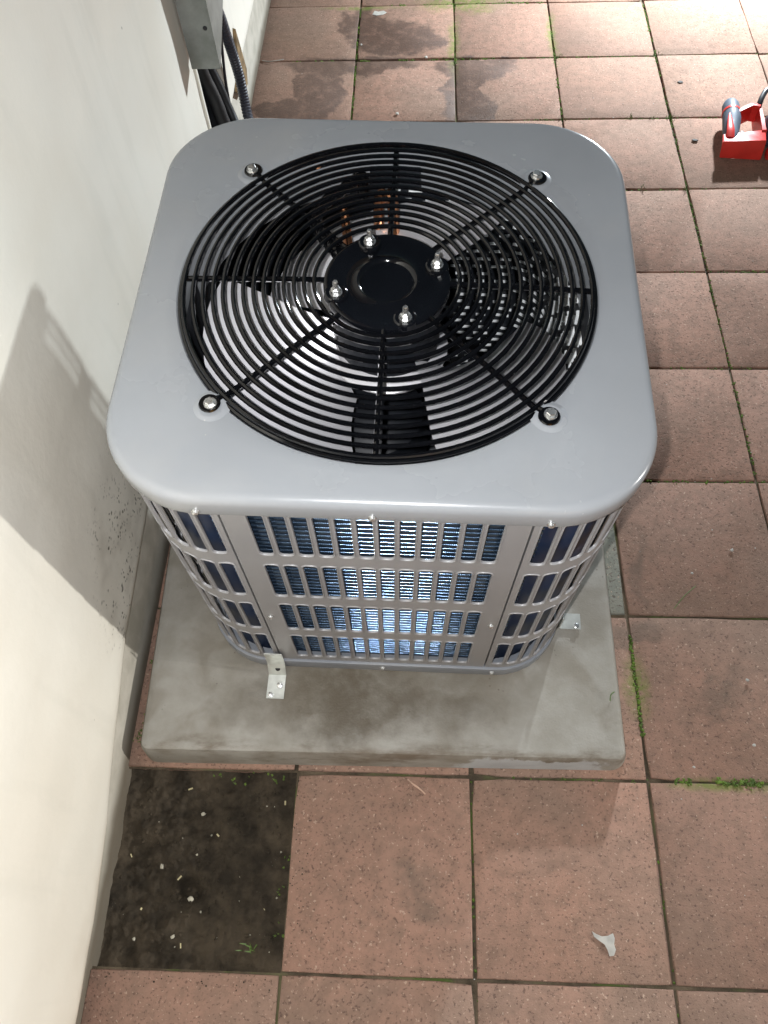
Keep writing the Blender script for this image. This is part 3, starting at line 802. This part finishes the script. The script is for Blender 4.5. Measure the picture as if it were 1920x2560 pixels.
# motor, fan, wiring, compressor
m = MB(); m.lathe([(0.050, -0.008), (0.068, -0.012), (0.070, -0.02), (0.070, -0.098), (0.062, -0.108), (0.010, -0.112), (0.010, -0.150), (0.0095, -0.151)], (0, 0, H), 40, True, True)
part(m, 'fan_motor', M_DARK)
m = MB(); m.lathe([(0.012, -0.114), (0.080, -0.115), (0.083, -0.117), (0.083, -0.120), (0.012, -0.123)], (0, 0, H), 40, True, True)
HUB = part(m, 'fan_hub', M_BLADE)
def fan_blade(a0, width, name='fan_blade'):
    nr, na = 10, 14; m = MB(); top = []; bot = []
    for i in range(nr + 1):
        f = i / nr; r_ = 0.073 + (0.248 - 0.073) * f
        wd = width * (0.55 + 0.75 * f - 0.30 * f * f); swp = rad(10) * f
        row = []; row2 = []
        for j in range(na + 1):
            u = j / na
            rr_ = r_ - 0.020 * (f ** 3) * (abs(2 * u - 1) ** 4)
            a = rad(a0) + wd * (u - 0.5) + swp
            zz = -0.116 - 0.135 * (u - 0.5) * (0.70 + 0.30 * f) + 0.010 * math.sin(PI * u)
            row.append((rr_ * math.cos(a), rr_ * math.sin(a), H + zz)); row2.append((rr_ * math.cos(a), rr_ * math.sin(a), H + zz - .0016))
        top.append(row); bot.append(row2)
    m.loops(top, False); bot.reverse(); m.loops(bot, False)
    return m.build(name, M_BLADE, HUB)
for a0 in (208, 88, 328): fan_blade(a0, rad(100))
m = MB(); pth = smooth_path([(-0.045, 0.215, H - .050), (-0.045, 0.205, H - .012), (-0.062, 0.185, H - .010), (-0.095, 0.145, H - .010), (-0.100, 0.110, H - .011), (-0.078, 0.075, H - .012), (-0.050, 0.045, H - .016)], 10)
m.tube(pth, [0.0085 + .0012 * math.sin(i * 1.9) for i in range(len(pth))], 9); part(m, 'wire_loom', M_BLACK)
m = MB(); m.lathe([(0.090, -0.60), (0.095, -0.58), (0.095, -0.36), (0.085, -0.31), (0.05, -0.285), (0.01, -0.28)], (-0.03, 0.02, H), 32, True, True); part(m, 'compressor', M_DARK)
m = MB(); m.tube(smooth_path([(-0.022, 0.215, H - .50), (-0.022, 0.215, H - .20), (-0.022, 0.214, H - .065), (-0.012, 0.205, H - .045), (0.0, 0.195, H - .07), (0.0, 0.19, H - .4)], 8), 0.0085, 10); part(m, 'copper_pipe', M_COPPER)
m = MB(); m.tube(smooth_path([(-0.072, 0.19, H - .5), (-0.072, 0.19, H - .10), (-0.072, 0.185, H - .055), (-0.062, 0.15, H - .06), (-0.04, 0.06, H - .3)], 8), 0.0042, 8); part(m, 'copper_pipe', M_COPPER)
m = MB(); m.tube(smooth_path([(-0.07, -0.16, H - .30), (-0.05, -0.165, H - .235), (-0.015, -0.16, H - .225), (0.01, -0.15, H - .24), (0.01, -0.13, H - .33)], 8), 0.0075, 10); part(m, 'copper_pipe', M_COPPER)
m = MB(); m.lathe([(0.010, -.33), (0.012, -.32), (0.012, -.27), (0.007, -.262)], (-0.055, -0.215, H), 10, True, True); part(m, 'service_valve', M_BRASS)
m = MB(); m.lathe([(0.245, -.610), (0.01, -.609)], (0, 0, H), 32, False, True); part(m, 'drain_floor', M_PANBASE)
# tie-down straps
def strap(name, pts, wdir, wd, holes, parent=AC):
    t = 0.0018; P = [Vector(p) for p in pts]; wv = Vector(wdir).normalized() * wd / 2; L = []
    for i, p in enumerate(P):
        a = (P[i] - P[i - 1]) if i else (P[1] - P[0]); b = (P[i + 1] - P[i]) if i < len(P) - 1 else a
        d = (a.normalized() + b.normalized()).normalized(); n = d.cross(wv).normalized() * t
        L.append([p - wv, p + wv, p + wv + n, p - wv + n])
    m = MB(); m.loops(L, True, True, True); o = part(m, name, M_GALV, parent, False); return o
def inv(p): return UR.transposed() @ (Vector(p) - base_pt)
def foot_screw(parent, c, n, s=.0052, mat=None):
    R = Vector(n).to_track_quat('Z', 'Y').to_matrix()
    m = MB(); m.lathe([(s * 1.35, 0), (s * 1.3, 0.001), (s, 0.0012), (s, 0.0045), (s * .7, 0.0052)], Vector(c), 6, True, True, R); m.build('strap_screw', mat or M_ZINC, parent)
# strap left of the front
yF = -0.308 - .0062
a = inv((-0.041, 0.418, padz(-0.041, 0.418))); b = inv((-0.040, 0.462, padz(-0.04, 0.462)))
x0 = b.x
st = strap('tie_down_strap', [(a.x, a.y, .0025), (a.x, a.y + .02, .0024), (b.x, b.y - .002, .0030), (x0, yF - .003, .030), (x0, yF - .0008, .060), (x0, yF - .0006, .078)], (1, 0, 0), 0.031, 0)
foot_screw(st, (a.x + .007, a.y + .024, .0040), (0, 0, 1)); foot_screw(st, (a.x - .008, a.y + .006, .0040), (0, 0, 1), .0042)
m = MB(); m.lathe([(0.0045, 0), (0.0045, .0006)], (x0 + .002, (b.y + yF) / 2 - .0015 , .0185), 10, True, True, Matrix.Rotation(rad(48), 3, 'X')); m.build('strap_hole', M_TBLK, st)
# strap at the right corner
c = inv((0.508, 0.574, padz(.508, .574))); 
st = strap('tie_down_strap', [(c.x, c.y, .0025), (0.323, c.y, .0025), (0.3175, c.y, .006), (0.3165, c.y, .055)], (0, -1, 0), 0.030, 0)
foot_screw(st, (c.x - .008, c.y - .009, .0026), (0, 0, 1)); foot_screw(st, (c.x - .034, c.y + .009, .0026), (0, 0, 1), .0046)

# ------------------------------------------------------------------ red cordless tool at the right edge
def tool():
    r = thing('power_tool', 'red and blue-grey cordless power tool lying on the pavers at the right edge', 'power tool', (1.09, 2.0, 0))
    ox, oy = 1.09, 2.0
    def B(a, b, bev): m = MB(); m.box((a[0] - ox, a[1] - oy, a[2]), (b[0] - ox, b[1] - oy, b[2]), bev); return m
    # moulded red housing: tapered block
    def prism(pts_b, pts_t, z0, z1, bev=0.004):
        m = MB(); L = []
        def ins(P, k):
            cx = sum(p[0] for p in P) / len(P); cy = sum(p[1] for p in P) / len(P)
            return [(p[0] + (cx - p[0]) * k, p[1] + (cy - p[1]) * k) for p in P]
        for P, k, z in ((pts_b, .06, z0), (pts_b, 0, z0 + bev), (pts_t, 0, z1 - bev), (pts_t, .02, z1 - bev * .3), (pts_t, .06, z1)):
            L.append([(x - ox, y - oy, z) for x, y in ins(P, k)])
        m.loops(L, True, True, True); return m
    body = prism([(1.014, 1.946), (1.122, 1.934), (1.130, 1.975), (1.110, 1.972), (1.062, 1.966), (1.022, 1.962)],
                 [(1.008, 1.944), (1.123, 1.947), (1.131, 1.993), (1.090, 1.987), (1.062, 1.982), (1.014, 1.976)], 0.008, 0.058).build('housing', M_RED, r)
    # side arm up to the rear bridge (D-shaped guard round the grip)
    prism([(1.112, 1.970), (1.131, 1.970), (1.136, 2.088), (1.127, 2.090)], [(1.118, 1.985), (1.131, 1.985), (1.137, 2.090), (1.130, 2.092)], 0.012, 0.062, .002).build('guard_arm', M_RED, r)
    prism([(1.062, 2.062), (1.070, 2.056), (1.112, 2.084), (1.130, 2.078), (1.135, 2.088), (1.110, 2.097)],
          [(1.062, 2.064), (1.070, 2.058), (1.112, 2.086), (1.130, 2.080), (1.135, 2.090), (1.110, 2.099)], 0.022, 0.068, .002).build('guard_bridge', M_RED, r)
    # grip
    ax = [(1.036, 1.960, .040), (1.040, 1.985, .046), (1.046, 2.015, .048), (1.053, 2.05, .050), (1.058, 2.085, .050), (1.061, 2.108, .049), (1.062, 2.122, .047), (1.062, 2.128, .046)]
    rd_ = [.017, .020, .0225, .0240, .0235, .0225, .018, .009]
    pth = smooth_path(ax, 4); rr = []
    for i in range(len(pth)):
        f = i / (len(pth) - 1) * (len(rd_) - 1); k = min(int(f), len(rd_) - 2); rr.append(rd_[k] + (rd_[k + 1] - rd_[k]) * (f - k))
    m = MB(); m.tube([p - Vector((ox, oy, 0)) for p in pth], rr, 16); g = m.build('grip', M_GRIP, r)
    # red band round the grip and red spine
    m = MB(); L = []
    for d in (-.004, 0.004):
        L.append(None)
    c = Vector((1.0565, 2.075, .050)); axd = Vector((.14, .98, 0)).normalized(); u = Vector((axd.y, -axd.x, 0)); v = Vector((0, 0, 1))
    L = []
    for d, R_ in ((-.0045, .0235), (-.004, .0248), (.004, .0247), (.0045, .0233)):
        L.append([c + axd * d + (u * math.cos(2 * PI * k / 20) + v * math.sin(2 * PI * k / 20)) * R_ - Vector((ox, oy, 0)) for k in range(20)])
    m.loops(L, True, True, True).build('grip_band', M_RED, g)
    m = MB(); sp = [(1.030, 1.962, .058), (1.033, 1.985, .0672), (1.036, 2.01, .0688), (1.039, 2.034, .0705), (1.041, 2.050, .0712)]
    m.tube([Vector(p) - Vector((ox, oy, 0)) for p in smooth_path(sp, 4)], [.011, .011, .0108, .0105, .010, .0095, .009, .0085, .008, .0075, .007, .006, .005, .004, .003, .002, .0008][:17], 8, squash=.35)
    m.build('grip_spine', M_RED, g)
    # trigger, slot, switch
    B((1.066, 1.987, .030), (1.076, 1.999, .052), .003).build('trigger', M_TBLK, r)
    m = MB(); m.lathe([(.0055, .0575), (.0055, .0592), (.004, .0597)], (1.031 - ox, 1.9665 - oy, 0), 10, False, True); m.build('lock_button', M_TBLK, r)
    # dark motor body going out of the picture, feet, lever
    m = MB(); q = Matrix.Rotation(PI / 2, 3, 'Y')
    m.lathe([(.030, 0), (.038, .004), (.040, .02), (.041, .10), (.043, .11), (.043, .16), (.036, .175), (.015, .18)], (1.1335 - ox, 2.005 - oy, .046), 24, True, True, q); m.build('motor_housing', M_GRIP, r)
    m = MB(); m.lathe([(.0415, 0.095), (.0448, .098), (.0448, .108), (.0415, .111)], (1.1335 - ox, 2.005 - oy, .046), 24, True, True, q); m.build('motor_band', M_RED, r)
    m = MB(); m.lathe([(.010, 0), (.016, .004), (.016, .03), (.010, .034)], (1.136 - ox, 1.948 - oy, .018), 16, True, True, q); m.build('guide_roller', M_RED, r)
    m = MB(); m.tube([Vector(p) - Vector((ox, oy, 0)) for p in smooth_path([(1.128, 2.084, .060), (1.135, 2.105, .072), (1.150, 2.130, .080), (1.165, 2.140, .080)], 5)], .0075, 9, squash=.7); m.build('lever', M_TBLK, r)
tool()

# ------------------------------------------------------------------ small litter
def flat_bit(name, pts, z, th, mat, label, cat, group=None):
    n = len(pts); cx = sum(p[0] for p in pts) / n; cy = sum(p[1] for p in pts) / n
    L = [[(x, y, z) for x, y in pts], [(cx + (x - cx) * .88, cy + (y - cy) * .88, z + th) for x, y in pts]]
    m = MB(); m.loops(L, True, True, True); return tag(m.build(name, mat, None, False), label, cat, group)
flat_bit('plaster_fleck', [(.490, .073), (.497, .069), (.505, .066), (.514, .067), (.523, .071), (.525, .064), (.523, .055), (.525, .048), (.521, .040), (.514, .039), (.512, .047), (.508, .055), (.500, .060), (.493, .065)], 0.0017, .0003, M_PLASTER,
         'pale Y-shaped splash of dried plaster on a front paver', 'plaster')
m = MB(); m.tube(smooth_path([(.195, .297, .0030), (.205, .289, .0035), (.217, .281, .0035), (.226, .273, .0032)], 4), [.0012] * 5 + [.0017] * 4 + [.0012] * 4, 6)
tag(m.build('twig', M_TWIG), 'short pale twig lying on the pavers just in front of the pad', 'twig')
m = MB(); m.tube(smooth_path([(.700, .625, .003), (.722, .650, .0045), (.748, .673, .003)], 6), [.0009] * 13, 5, squash=.6)
tag(m.build('grass_blade', M_LEAFG), 'single green grass blade lying on a paver right of the unit', 'grass blade')
m = MB(); zq = padz(.553, .437)
m.tube(smooth_path([(.548, .430, zq + .002), (.550, .440, zq + .005), (.557, .446, zq + .003)], 5), [.0012] * 11, 5, squash=.6)
tag(m.build('green_sprig', M_LEAFG), 'tiny curled green sprig on the right edge of the pad', 'sprig')
m = MB(); m.tube(smooth_path([(-.292, 2.440, .004), (-.270, 2.432, .006), (-.245, 2.436, .006), (-.225, 2.445, .004)], 5), [.0012] * 16, 5)
tag(m.build('string_scrap', M_PLASTER), 'scrap of white string lying in a joint beside the wall', 'string')
flat_bit('bird_dropping', [(.04, 2.69), (.055, 2.684), (.075, 2.688), (.088, 2.700), (.078, 2.712), (.06, 2.706), (.047, 2.712)], .0014, .001, M_PLASTER,
         'grey white splash on the paver at the very top', 'splash')
rq = random.Random(21)
leaf = [('dead_leaf', .967, 2.298, .012, 'small dark dead leaf on a sunlit-looking bright paver'), ('dead_leaf', .965, 2.029, .011, 'small dark leaf scrap left of the red tool')]
for i, (nm, x, y, s, lab) in enumerate(leaf):
    lab = ['small dark leaf scrap lying on the brightly lit pavers far right', 'small dark leaf scrap just left of the red tool'][i]
    pts = [(x + s * (0.5 + .5 * rq.random()) * math.cos(2 * PI * k / 7), y + s * .6 * (0.5 + .5 * rq.random()) * math.sin(2 * PI * k / 7)) for k in range(7)]
    flat_bit(nm, pts, .0016, .003, M_LEAFD, lab, 'leaf', 'dark leaf scraps')
chips = MB(); rc_ = random.Random(8)
for x, y, s in ((.832, .752, .0042), (.811, .487, .0034), (.012, 2.52, .005), (.216, 2.447, .006), (.134, 2.168, .006), (.746, .700, .003), (.800, .37, .003), (.69, .33, .0025)):
    lump(chips, (x, y, .002), s, rc_, .5)
for _ in range(160):
    x = rc_.uniform(-.28, 1.2); y = rc_.uniform(-.1, 2.8)
    if -.3 < x < .58 and .29 < y < 1.2: continue
    if x < 0.01 and -.01 < y < .31: continue
    lump(chips, (x, y, .0008), rc_.uniform(.0008, .0018), rc_, .5, 5)
o = kind(chips.build('stone_chips', M_PLASTER), 'stuff'); o['label'] = 'tiny pale stone chips sprinkled over the pavers'; o['category'] = 'chips'
